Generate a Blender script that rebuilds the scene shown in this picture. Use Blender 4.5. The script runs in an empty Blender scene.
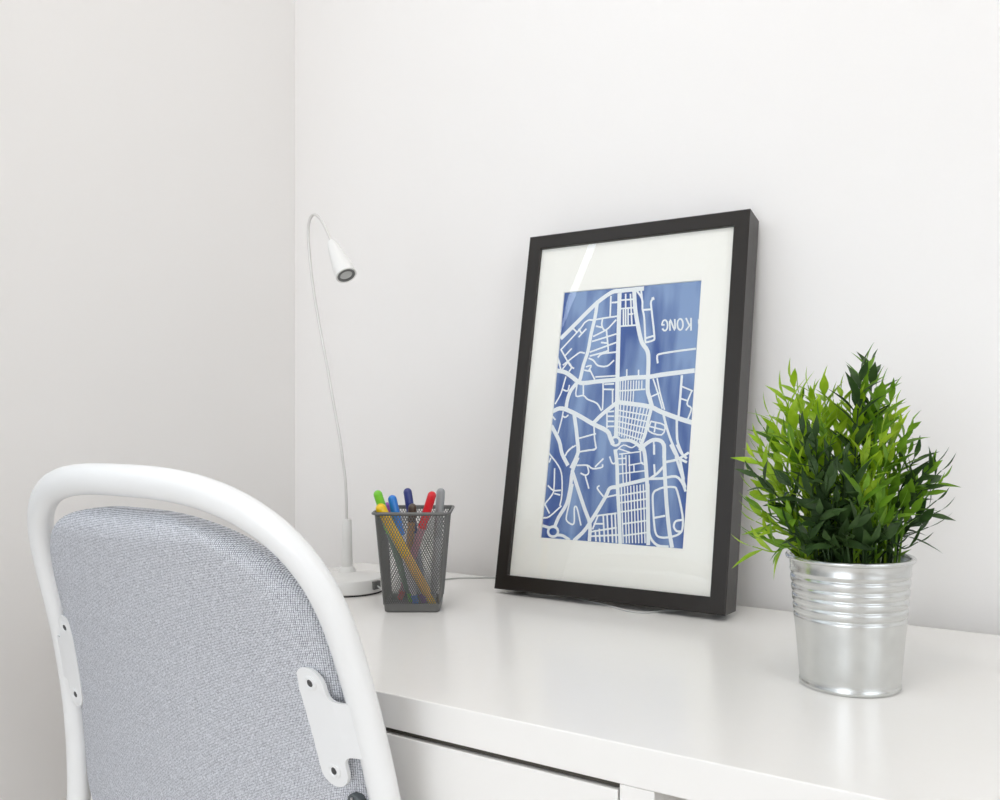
import bpy, bmesh, math, random
from mathutils import Vector, Matrix
sc = bpy.context.scene
col = sc.collection
pi = math.pi

# ------------------------------------------------------------------ camera
DZ = 0.74                      # height of the desk top
PHI = 0.5786
HC = 0.2026                    # camera height above the desk top
FPX = 910.6
CY = 418.9
cd_ = bpy.data.cameras.new('camera')
cam = bpy.data.objects.new('camera', cd_)
col.objects.link(cam)
cam.location = (0, 0, DZ + HC)
cam.rotation_euler = (pi / 2, 0, PHI)
cd_.sensor_width = 36
cd_.lens = 36 * FPX / 1000
cd_.shift_y = (CY - 400) / 1000
cd_.clip_start = 0.05
sc.camera = cam

# ------------------------------------------------------------------ world, light, exposure
sc.view_settings.view_transform = 'Standard'
sc.view_settings.look = 'None'
sc.view_settings.gamma = 1
sc.view_settings.use_curve_mapping = False
sc.view_settings.exposure = 0.0
wd = bpy.data.worlds.new('sky')
sc.world = wd
wd.use_nodes = True
wd.node_tree.nodes['Background'].inputs[0].default_value = (0.75, 0.87, 1.0, 1)
wd.node_tree.nodes['Background'].inputs[1].default_value = 1.6


def area(name, loc, rot, sx, sy, power, color):
    l = bpy.data.lights.new(name, 'AREA')
    l.shape = 'RECTANGLE'
    l.size, l.size_y = sx, sy
    l.energy = power
    l.color = color
    o = bpy.data.objects.new(name, l)
    col.objects.link(o)
    o.location = loc
    o.rotation_euler = rot
    return o


# room extents
XL, XR, YB, YF, ZC = -1.033, 2.00, 1.003, -2.30, 2.50
# windows: left wall (curtained), right wall, wall behind the camera
WL = (-1.45, 0.40, 0.98, 2.25)         # y0, y1, z0, z1
WF = (-0.95, 0.60, 0.15, 2.05)         # x0, x1, z0, z1
WR = (-1.60, 0.30, 0.90, 2.20)
area('daylight_left', (XL - 0.16, (WL[0] + WL[1]) / 2, (WL[2] + WL[3]) / 2), (0, -pi / 2, 0), WL[3] - WL[2], WL[1] - WL[0], 25, (0.84, 0.92, 1.0))
area('daylight_behind', ((WF[0] + WF[1]) / 2, YF - 0.16, (WF[2] + WF[3]) / 2), (pi / 2, 0, 0), WF[1] - WF[0], WF[3] - WF[2], 18, (0.97, 0.975, 1.0))
area('daylight_right', (XR + 0.16, (WR[0] + WR[1]) / 2, (WR[2] + WR[3]) / 2), (0, pi / 2, 0), WR[3] - WR[2], WR[1] - WR[0], 9, (1.0, 0.95, 0.89))
area('overhead_fill_light', (-0.2, 0.0, ZC - 0.16), (0, 0, 0), 0.5, 0.5, 5.6, (1.0, 0.945, 0.885))  # added fill from overhead, brightens the desk top

dl = bpy.data.lights.new('wall_patch_spot', 'SPOT')  # added spot that makes the soft bright patch high on the back wall
dl.energy = 4.5
dl.color = (0.86, 0.93, 1.0)
dl.spot_size = math.radians(42)
dl.spot_blend = 1.0
dl.shadow_soft_size = 0.03
dlo = bpy.data.objects.new('wall_patch_spot', dl)
col.objects.link(dlo)
dlo.location = (-0.58, 0.56, ZC - 0.06)
dlo.rotation_euler = (Vector((-0.58, YB, 1.44)) - Vector(dlo.location)).to_track_quat('-Z', 'Y').to_euler()

# ------------------------------------------------------------------ helpers
def mat(name, color, rough=0.5, metal=0.0, spec=0.5, noise=0, nscale=30, bump=0, bscale=200, alpha=1, trans=0, sss=0, coat=0):
    m = bpy.data.materials.new(name)
    m.use_nodes = True
    nt = m.node_tree
    b = nt.nodes['Principled BSDF']
    b.inputs['Base Color'].default_value = (*color, 1)
    b.inputs['Roughness'].default_value = rough
    b.inputs['Metallic'].default_value = metal
    b.inputs['Specular IOR Level'].default_value = spec
    b.inputs['Transmission Weight'].default_value = trans
    b.inputs['Coat Weight'].default_value = coat
    b.inputs['Alpha'].default_value = alpha
    tc = nt.nodes.new('ShaderNodeTexCoord')
    if noise:
        n = nt.nodes.new('ShaderNodeTexNoise')
        n.inputs['Scale'].default_value = nscale
        n.inputs['Detail'].default_value = 4
        r = nt.nodes.new('ShaderNodeValToRGB')
        r.color_ramp.elements[0].position = 0.3
        r.color_ramp.elements[1].position = 0.7
        r.color_ramp.elements[0].color = (*[c * (1 - noise) for c in color], 1)
        r.color_ramp.elements[1].color = (*[min(1, c * (1 + noise)) for c in color], 1)
        nt.links.new(tc.outputs['Object'], n.inputs['Vector'])
        nt.links.new(n.outputs['Fac'], r.inputs['Fac'])
        nt.links.new(r.outputs['Color'], b.inputs['Base Color'])
    if bump:
        n2 = nt.nodes.new('ShaderNodeTexNoise')
        n2.inputs['Scale'].default_value = bscale
        bp = nt.nodes.new('ShaderNodeBump')
        bp.inputs['Strength'].default_value = bump
        bp.inputs['Distance'].default_value = 0.002
        nt.links.new(tc.outputs['Object'], n2.inputs['Vector'])
        nt.links.new(n2.outputs['Fac'], bp.inputs['Height'])
        nt.links.new(bp.outputs['Normal'], b.inputs['Normal'])
    return m


def tag(o, label=None, cat=None, group=None, kind=None):
    if label: o['label'] = label
    if cat: o['category'] = cat
    if group: o['group'] = group
    if kind: o['kind'] = kind
    return o


def thing(name, label, cat, loc=(0, 0, 0), rotz=0, group=None):
    o = bpy.data.objects.new(name, None)
    col.objects.link(o)
    o.empty_display_size = 0.05
    o.location = loc
    o.rotation_euler = (0, 0, rotz)
    return tag(o, label, cat, group)


def obj(name, bm, m, parent=None, smooth=True, angle=40, bevel=0, seg=2, label=None, mw=None):
    me = bpy.data.meshes.new(name)
    bmesh.ops.recalc_face_normals(bm, faces=bm.faces)
    bm.to_mesh(me)
    bm.free()
    ms = m if isinstance(m, (list, tuple)) else [m]
    for q in ms: me.materials.append(q)
    o = bpy.data.objects.new(name, me)
    col.objects.link(o)
    if smooth:
        for p in me.polygons: p.use_smooth = True
        me.set_sharp_from_angle(angle=math.radians(angle))
    if bevel:
        b = o.modifiers.new('bevel', 'BEVEL')
        b.width = bevel
        b.segments = seg
        b.limit_method = 'ANGLE'
        b.angle_limit = math.radians(35)
        if smooth:
            b.harden_normals = True
    if parent: o.parent = parent
    if label: o['label'] = label
    return o


def struct(name, bm, m, parent=None, bevel=0):
    o = obj(name, bm, m, parent, smooth=False, bevel=bevel)
    if not parent: o['kind'] = 'structure'
    return o


def bx(bm, x0, x1, y0, y1, z0, z1, M=None, mi=0):
    vs = [bm.verts.new((x, y, z)) for x in (x0, x1) for y in (y0, y1) for z in (z0, z1)]
    if M is not None:
        for v in vs: v.co = M @ v.co
    for f in ((0, 1, 3, 2), (4, 6, 7, 5), (0, 4, 5, 1), (2, 3, 7, 6), (0, 2, 6, 4), (1, 5, 7, 3)):
        fc = bm.faces.new([vs[i] for i in f])
        fc.material_index = mi
    return vs


def box(*a, M=None):
    bm = bmesh.new()
    bx(bm, *a, M=M)
    return bm


def lathe(bm, prof, seg=48, M=None, close=False, sx=1, sy=1, mi=0):
    """prof: list of (radius, z); radius 0 at an end makes a pole"""
    rings = []
    for r, z in prof:
        if r <= 1e-7:
            rings.append([bm.verts.new((0, 0, z))])
        else:
            rings.append([bm.verts.new((r * sx * math.cos(2 * pi * i / seg), r * sy * math.sin(2 * pi * i / seg), z)) for i in range(seg)])
    if M is not None:
        for g in rings:
            for v in g: v.co = M @ v.co
    pairs = list(zip(rings[:-1], rings[1:]))
    if close: pairs.append((rings[-1], rings[0]))
    for a, b in pairs:
        for i in range(seg):
            j = (i + 1) % seg
            if len(a) == 1 and len(b) == 1: continue
            if len(a) == 1: f = bm.faces.new((a[0], b[i], b[j]))
            elif len(b) == 1: f = bm.faces.new((a[i], a[j], b[0]))
            else: f = bm.faces.new((a[i], a[j], b[j], b[i]))
            f.material_index = mi
    return rings


def tube(bm, pts, rad, seg=12, closed=False, cap=True, flat=1.0, up=None, mi=0):
    """swept tube through pts; rad a number or list; flat squashes the section along the second axis"""
    pts = [Vector(p) for p in pts]
    n = len(pts)
    rad = rad if isinstance(rad, (list, tuple)) else [rad] * n
    rings = []
    ref = None
    for i, p in enumerate(pts):
        if closed: t = pts[(i + 1) % n] - pts[i - 1]
        else: t = pts[min(i + 1, n - 1)] - pts[max(i - 1, 0)]
        t.normalize()
        if up is not None:
            a = Vector(up).cross(t).normalized()
        else:
            if ref is None:
                ref = Vector((0, 0, 1)) if abs(t.z) < 0.9 else Vector((1, 0, 0))
            a = (ref - t * ref.dot(t)).normalized()
            ref = a
        b = t.cross(a)
        rings.append([bm.verts.new(p + a * (math.cos(2 * pi * k / seg) * rad[i]) + b * (math.sin(2 * pi * k / seg) * rad[i] * flat)) for k in range(seg)])
    m = n if closed else n - 1
    for i in range(m):
        a, b = rings[i], rings[(i + 1) % n]
        for k in range(seg):
            f = bm.faces.new((a[k], a[(k + 1) % seg], b[(k + 1) % seg], b[k]))
            f.material_index = mi
    if cap and not closed:
        bm.faces.new(rings[0]).material_index = mi
        bm.faces.new(rings[-1][::-1]).material_index = mi


def spline(pts, n=10):
    """Catmull-Rom through pts"""
    P = [Vector(p) for p in pts]
    P = [P[0] * 2 - P[1]] + P + [P[-1] * 2 - P[-2]]
    out = []
    for i in range(1, len(P) - 2):
        for k in range(n):
            t = k / n
            a, b, c, d = P[i - 1:i + 3]
            out.append(0.5 * ((2 * b) + (c - a) * t + (2 * a - 5 * b + 4 * c - d) * t * t + (3 * b - a - 3 * c + d) * t ** 3))
    out.append(P[-2])
    return out


def prism(bm, outline, z0, z1, M=None):
    lo = [bm.verts.new((x, y, z0)) for x, y in outline]
    hi = [bm.verts.new((x, y, z1)) for x, y in outline]
    if M is not None:
        for v in lo + hi: v.co = M @ v.co
    n = len(outline)
    bm.faces.new(lo[::-1])
    bm.faces.new(hi)
    for i in range(n):
        j = (i + 1) % n
        bm.faces.new((lo[i], lo[j], hi[j], hi[i]))


# ------------------------------------------------------------------ materials
wall_m = mat('wall_paint', (0.905, 0.880, 0.856), rough=0.40, spec=0.35, bump=0.04, bscale=260)
ceil_m = mat('ceiling_paint', (0.90, 0.89, 0.88), rough=0.9)
floor_m = mat('floor_wood', (0.80, 0.74, 0.67), rough=0.5, noise=0.12, nscale=3)
white_trim = mat('white_trim', (0.84, 0.84, 0.83), rough=0.35)
desk_m = mat('desk_white_foil', (0.93, 0.908, 0.874), rough=0.24, spec=0.45, bump=0.02, bscale=90)
desk_in = mat('desk_inner_panel', (0.20, 0.18, 0.15), rough=0.7)
glass_m = mat('window_glass', (1, 1, 1), rough=0.0, trans=1.0)
curtain_m = bpy.data.materials.new('sheer_curtain')
curtain_m.use_nodes = True
_n = curtain_m.node_tree
_n.nodes.remove(_n.nodes['Principled BSDF'])
_d = _n.nodes.new('ShaderNodeBsdfDiffuse'); _t = _n.nodes.new('ShaderNodeBsdfTranslucent'); _x = _n.nodes.new('ShaderNodeMixShader')
_d.inputs[0].default_value = (0.82, 0.82, 0.82, 1); _t.inputs[0].default_value = (0.42, 0.42, 0.42, 1); _x.inputs[0].default_value = 0.5
_n.links.new(_d.outputs[0], _x.inputs[1]); _n.links.new(_t.outputs[0], _x.inputs[2])
_n.links.new(_x.outputs[0], _n.nodes['Material Output'].inputs[0])

# ------------------------------------------------------------------ room shell
T = 0.12
struct('floor', box(XL - T, XR + T, YF - T, YB + T, -0.08, 0), floor_m)
struct('ceiling', box(XL - T, XR + T, YF - T, YB + T, ZC, ZC + 0.08), ceil_m)
struct('wall_back', box(XL - T, XR + T, YB, YB + T, 0, ZC), wall_m)


def holed_wall(name, axis, c0, c1, a0, a1, hole):
    h0, h1, z0, z1 = hole
    bm = bmesh.new()
    for (p, q, r, s) in ((a0, h0, 0, ZC), (h1, a1, 0, ZC), (h0, h1, 0, z0), (h0, h1, z1, ZC)):
        if axis == 'x': bx(bm, c0, c1, p, q, r, s)
        else: bx(bm, p, q, c0, c1, r, s)
    return struct(name, bm, wall_m)


holed_wall('wall_left', 'x', XL - T, XL, YF, YB, WL)
holed_wall('wall_right', 'x', XR, XR + T, YF, YB, WR)
holed_wall('wall_front', 'y', YF - T, YF, XL - T, XR + T, WF)


def window(name, axis, c, hole, mull=1):
    """frame with mullions in the opening and a pane of glass"""
    h0, h1, z0, z1 = hole
    bm = bmesh.new()
    w = 0.045
    def b(p, q, r, s):
        if axis == 'x': bx(bm, c - 0.025, c + 0.025, p, q, r, s)
        else: bx(bm, p, q, c - 0.025, c + 0.025, r, s)
    b(h0, h0 + w, z0, z1); b(h1 - w, h1, z0, z1); b(h0, h1, z0, z0 + w); b(h0, h1, z1 - w, z1)
    for k in range(mull):
        m = h0 + (h1 - h0) * (k + 1) / (mull + 1)
        b(m - w / 2, m + w / 2, z0, z1)
    o = struct(name, bm, white_trim)
    return o


window('window_1', 'x', XL - 0.085, WL)
window('window_2', 'y', YF - 0.085, WF, 2)
window('window_3', 'x', XR + 0.085, WR)
for nm, a in (('baseboard_back', (XL, XR, YB - 0.014, YB, 0, 0.07)), ('baseboard_left', (XL, XL + 0.014, YF, YB - 0.014, 0, 0.07)),
              ('baseboard_right', (XR - 0.014, XR, YF, YB - 0.014, 0, 0.07))):
    struct(nm, box(*a), white_trim)

# sheer curtain hanging in front of the left window, a slit of bare window left at its far edge
cur = thing('curtain', 'pair of sheer white curtains almost closed over the left window', 'curtain', (XL + 0.03, 0, 0))


def edge_near(z):
    return 0.188 - 0.28 * (min(z, DZ + 1.0) - DZ - 0.72)


def edge_far(z):
    return 0.192 - 0.27 * max(0, min(z, DZ + 1.0) - DZ - 0.80)


for ya, ye, ph in ((-1.52, edge_near, 0.0), (0.44, edge_far, 1.7)):
    bm = bmesh.new()
    ny, nz = (200 if ya < 0 else 40), 40
    vv = []
    for i in range(ny + 1):
        row = []
        for k in range(nz + 1):
            z = 0.62 + (2.33 - 0.62) * k / nz
            y = ya + (ye(z) - ya) * i / ny
            x = (0.013 * math.sin(y * 62 + ph) + 0.005 * math.sin(y * 151 + 1)) * min(1, (ny - i) / 6) * (1 - 0.4 * k / nz)
            row.append(bm.verts.new((x, y, z)))
        vv.append(row)
    for i in range(ny):
        for k in range(nz):
            bm.faces.new((vv[i][k], vv[i + 1][k], vv[i + 1][k + 1], vv[i][k + 1]))
    obj('fabric', bm, curtain_m, cur)
bm = bmesh.new()
tube(bm, [(0, -1.56, 2.345), (0, 0.47, 2.345)], 0.01)
for yy in (-1.54, 0.455): bx(bm, -0.03, 0.0, yy - 0.006, yy + 0.006, 2.337, 2.353)
obj('curtain_rod', bm, white_trim, cur)

# round white body added for the overhead fill light, unseen above the frame
cl = thing('overhead_fill_body', 'round white lamp body added above the room for overhead fill light', 'lamp', (-0.2, 0.0, ZC))
bm = bmesh.new()
lathe(bm, [(0, -0.09), (0.10, -0.088), (0.17, -0.07), (0.2, -0.04), (0.2, 0), (0, 0)])
obj('shade', bm, white_trim, cl)

dn = thing('added_spot_fitting', 'small white ceiling spot added for a bright patch on the back wall', 'lamp', (-0.58, 0.56, ZC))  # unseen fitting added to go with the wall patch spot
bm = bmesh.new()
lathe(bm, [(0.030, -0.045), (0.036, -0.045), (0.038, 0), (0, 0), (0, -0.01), (0.030, -0.02)], close=False)
obj('housing', bm, white_trim, dn)

# ------------------------------------------------------------------ desk
desk = thing('desk', 'white desk with shallow drawer standing along the back wall', 'desk', (0, 0, 0))
DXL, DXR, DYF, DYB = -0.868, 0.50, 0.518, 0.970
SL = 0.0260
obj('desktop', box(DXL, DXR, DYF, DYB, DZ - SL, DZ), desk_m, desk, bevel=0.0012)
ZB = DZ - SL
ZN = ZB - 0.095
for xa, xb in ((-0.466, -0.442), (-0.2493, -0.2258)):
    obj('partition', box(xa, xb, DYF + 0.0005, DYB - 0.01, ZN, ZB), desk_m, desk, bevel=0.0006)
obj('underside_panel', box(-0.466, DXR - 0.03, DYF + 0.002, DYB - 0.01, ZN - 0.016, ZN), desk_m, desk, bevel=0.0006)
for xa in (DXL + 0.022, DXR - 0.055):
    for ya in (DYF + 0.012, DYB - 0.05):
        obj('leg', box(xa, xa + 0.028, ya, ya + 0.028, 0.0, ZB), desk_m, desk, bevel=0.001)
obj('back_panel', box(DXL + 0.049, DXR - 0.056, DYB - 0.020, DYB - 0.010, ZN - 0.02, ZB), desk_m, desk)
obj('gap_shade_strip', box(-0.4418, -0.2495, DYF + 0.0035, DYF + 0.0160, ZB - 0.0035, ZB), mat('gap_shade_dark', (0.05, 0.042, 0.032), rough=0.6), desk)  # shade inside the drawer gap, put in as a dark strip
dr = obj('drawer', box(-0.4408, -0.2505, DYF + 0.0003, DYF + 0.018, ZN + 0.002, ZB - 0.0042), desk_m, desk, bevel=0.0008)
bm = bmesh.new()
for a in ((-0.434, -0.424, DYF + 0.018, 0.90, ZN + 0.006, ZB - 0.03), (-0.268, -0.258, DYF + 0.018, 0.90, ZN + 0.006, ZB - 0.03),
          (-0.424, -0.268, 0.888, 0.90, ZN + 0.006, ZB - 0.03), (-0.424, -0.268, DYF + 0.018, 0.888, ZN + 0.006, ZN + 0.012)):
    bx(bm, *a)
obj('drawer_box', bm, desk_in, dr)

# ------------------------------------------------------------------ picture frame
black_m = mat('black_stained_wood', (0.020, 0.016, 0.013), rough=0.33, spec=0.36, bump=0.05, bscale=120)
black_in = mat('black_plastic', (0.012, 0.012, 0.011), rough=0.4)
mat_m = mat('mat_board', (0.95, 0.92, 0.87), rough=0.85)
back_m = mat('hardboard', (0.30, 0.21, 0.13), rough=0.8)
road_m = mat('printed_white', (0.84, 0.86, 0.88), rough=0.75)
pane_m = bpy.data.materials.new('picture_glass')
pane_m.use_nodes = True
_n = pane_m.node_tree
_n.nodes.remove(_n.nodes['Principled BSDF'])
_t = _n.nodes.new('ShaderNodeBsdfTransparent'); _g = _n.nodes.new('ShaderNodeBsdfGlossy'); _x = _n.nodes.new('ShaderNodeMixShader'); _f = _n.nodes.new('ShaderNodeFresnel')
_g.inputs['Roughness'].default_value = 0.0
_t.inputs[0].default_value = (0.995, 1, 0.995, 1)
_f.inputs[0].default_value = 1.5
_gm = _n.nodes.new('ShaderNodeNewGeometry'); _iv = _n.nodes.new('ShaderNodeMath'); _iv.operation = 'SUBTRACT'; _iv.inputs[0].default_value = 1.0
_n.links.new(_gm.outputs['Backfacing'], _iv.inputs[1]); _m2 = _n.nodes.new('ShaderNodeMath'); _m2.operation = 'MULTIPLY'
_ml = _n.nodes.new('ShaderNodeMath'); _ml.operation = 'MULTIPLY'; _ml.inputs[1].default_value = 1.5      # both faces of the pane reflect
_n.links.new(_f.outputs[0], _ml.inputs[0]); _n.links.new(_ml.outputs[0], _m2.inputs[0]); _n.links.new(_iv.outputs[0], _m2.inputs[1]); _n.links.new(_m2.outputs[0], _x.inputs[0])
_n.links.new(_t.outputs[0], _x.inputs[1]); _n.links.new(_g.outputs[0], _x.inputs[2]); _n.links.new(_x.outputs[0], _n.nodes['Material Output'].inputs[0])

print_m = bpy.data.materials.new('blue_print_with_glare')  # light and dark streaks put the glass's hazy reflection into the blue
print_m.use_nodes = True
_n = print_m.node_tree
_b = _n.nodes['Principled BSDF']
_b.inputs['Roughness'].default_value = 0.8
_tc = _n.nodes.new('ShaderNodeTexCoord'); _mp = _n.nodes.new('ShaderNodeMapping'); _no = _n.nodes.new('ShaderNodeTexNoise'); _r = _n.nodes.new('ShaderNodeValToRGB')
_mp.inputs['Rotation'].default_value = (0, math.radians(-32), 0)
_mp.inputs['Scale'].default_value = (30, 1, 6)
_mp.inputs['Location'].default_value = (5.1, 0, 0.4)
_no.inputs['Scale'].default_value = 1.0
_no.inputs['Detail'].default_value = 3
_n.links.new(_tc.outputs['Object'], _mp.inputs[0]); _n.links.new(_mp.outputs[0], _no.inputs['Vector']); _n.links.new(_no.outputs['Fac'], _r.inputs['Fac']); _n.links.new(_r.outputs['Color'], _b.inputs['Base Color'])
_r.color_ramp.elements[0].position = 0.40; _r.color_ramp.elements[1].position = 0.60
_r.color_ramp.elements[0].color = (0.014, 0.07, 0.30, 1); _r.color_ramp.elements[1].color = (0.21, 0.32, 0.56, 1)

FW, FH, FD, FF = 0.276, 0.430, 0.035, 0.0170
pf = thing('picture_frame', 'black framed blue street map print leaning against the back wall', 'picture frame', (-0.5842, 0.8811, DZ + 0.0058))
pf.rotation_mode = 'XYZ'
_rz = Matrix.Rotation(0.002, 4, 'Z'); _rx = Matrix.Rotation(-0.193, 4, 'X'); _ry = Matrix.Rotation(-0.0026, 4, 'Y')
pf.matrix_world = Matrix.Translation((-0.5842, 0.8811, DZ + 0.0058)) @ _rz @ _rx @ _ry
# local axes: x right, z up along the frame, y into the wall
bm = bmesh.new()
TP = 0.0010     # outer sides taper towards the back
def rect(i, y): return [(i, y, i), (FW - i, y, i), (FW - i, y, FH - i), (i, y, FH - i)]
def rectb(i, y, b): return [(i, y, b), (FW - i, y, b), (FW - i, y, FH - i), (i, y, FH - i)]
loops = [rect(FF, 0.012), rect(FF, 0.0008), rect(FF - 0.0008, 0), rect(0.0012, 0), rect(0, 0.0012), rectb(TP, FD, 0.0052), rect(FF - 0.004, FD), rect(FF - 0.004, 0.012)]
L_ = [[bm.verts.new(p) for p in l] for l in loops]
for a, b in zip(L_, L_[1:] + L_[:1]):
    for i in range(4):
        j = (i + 1) % 4
        bm.faces.new((a[i], a[j], b[j], b[i]))
obj('frame', bm, black_m, pf, smooth=False)
obj('glass_pane', box(FF - 0.003, FW - FF + 0.003, 0.0032, 0.0046, FF - 0.003, FH - FF + 0.003), pane_m, pf, smooth=False)
M0, M1, M2, M3 = 0.0530, 0.2250, 0.0625, 0.3560
bm = bmesh.new()
o_ = [bm.verts.new(p) for p in rect(FF - 0.003, 0.0050)]
q_ = [bm.verts.new(p) for p in ((M0, 0.0050, M2), (M1, 0.0050, M2), (M1, 0.0050, M3), (M0, 0.0050, M3))]
r_ = [bm.verts.new(p) for p in ((M0 + .0006, 0.0062, M2 + .0006), (M1 - .0006, 0.0062, M2 + .0006), (M1 - .0006, 0.0062, M3 - .0006), (M0 + .0006, 0.0062, M3 - .0006))]
s_ = [bm.verts.new(p) for p in rect(FF - 0.003, 0.0062)]
for a, b in ((o_, q_), (q_, r_), (r_, s_), (s_, o_)):
    for i in range(4):
        j = (i + 1) % 4
        bm.faces.new((a[i], a[j], b[j], b[i]))
obj('mat_board', bm, mat_m, pf, smooth=False, label='cream mat board around the print')
pr = obj('map_print', box(M0 - 0.004, M1 + 0.004, 0.0064, 0.0070, M2 - 0.004, M3 + 0.004), print_m, pf, smooth=False, label='blue map print with white streets')
obj('backing_board', box(FF - 0.003, FW - FF + 0.003, 0.0075, 0.0105, FF - 0.003, FH - FF + 0.003), back_m, pf, smooth=False)
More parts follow.
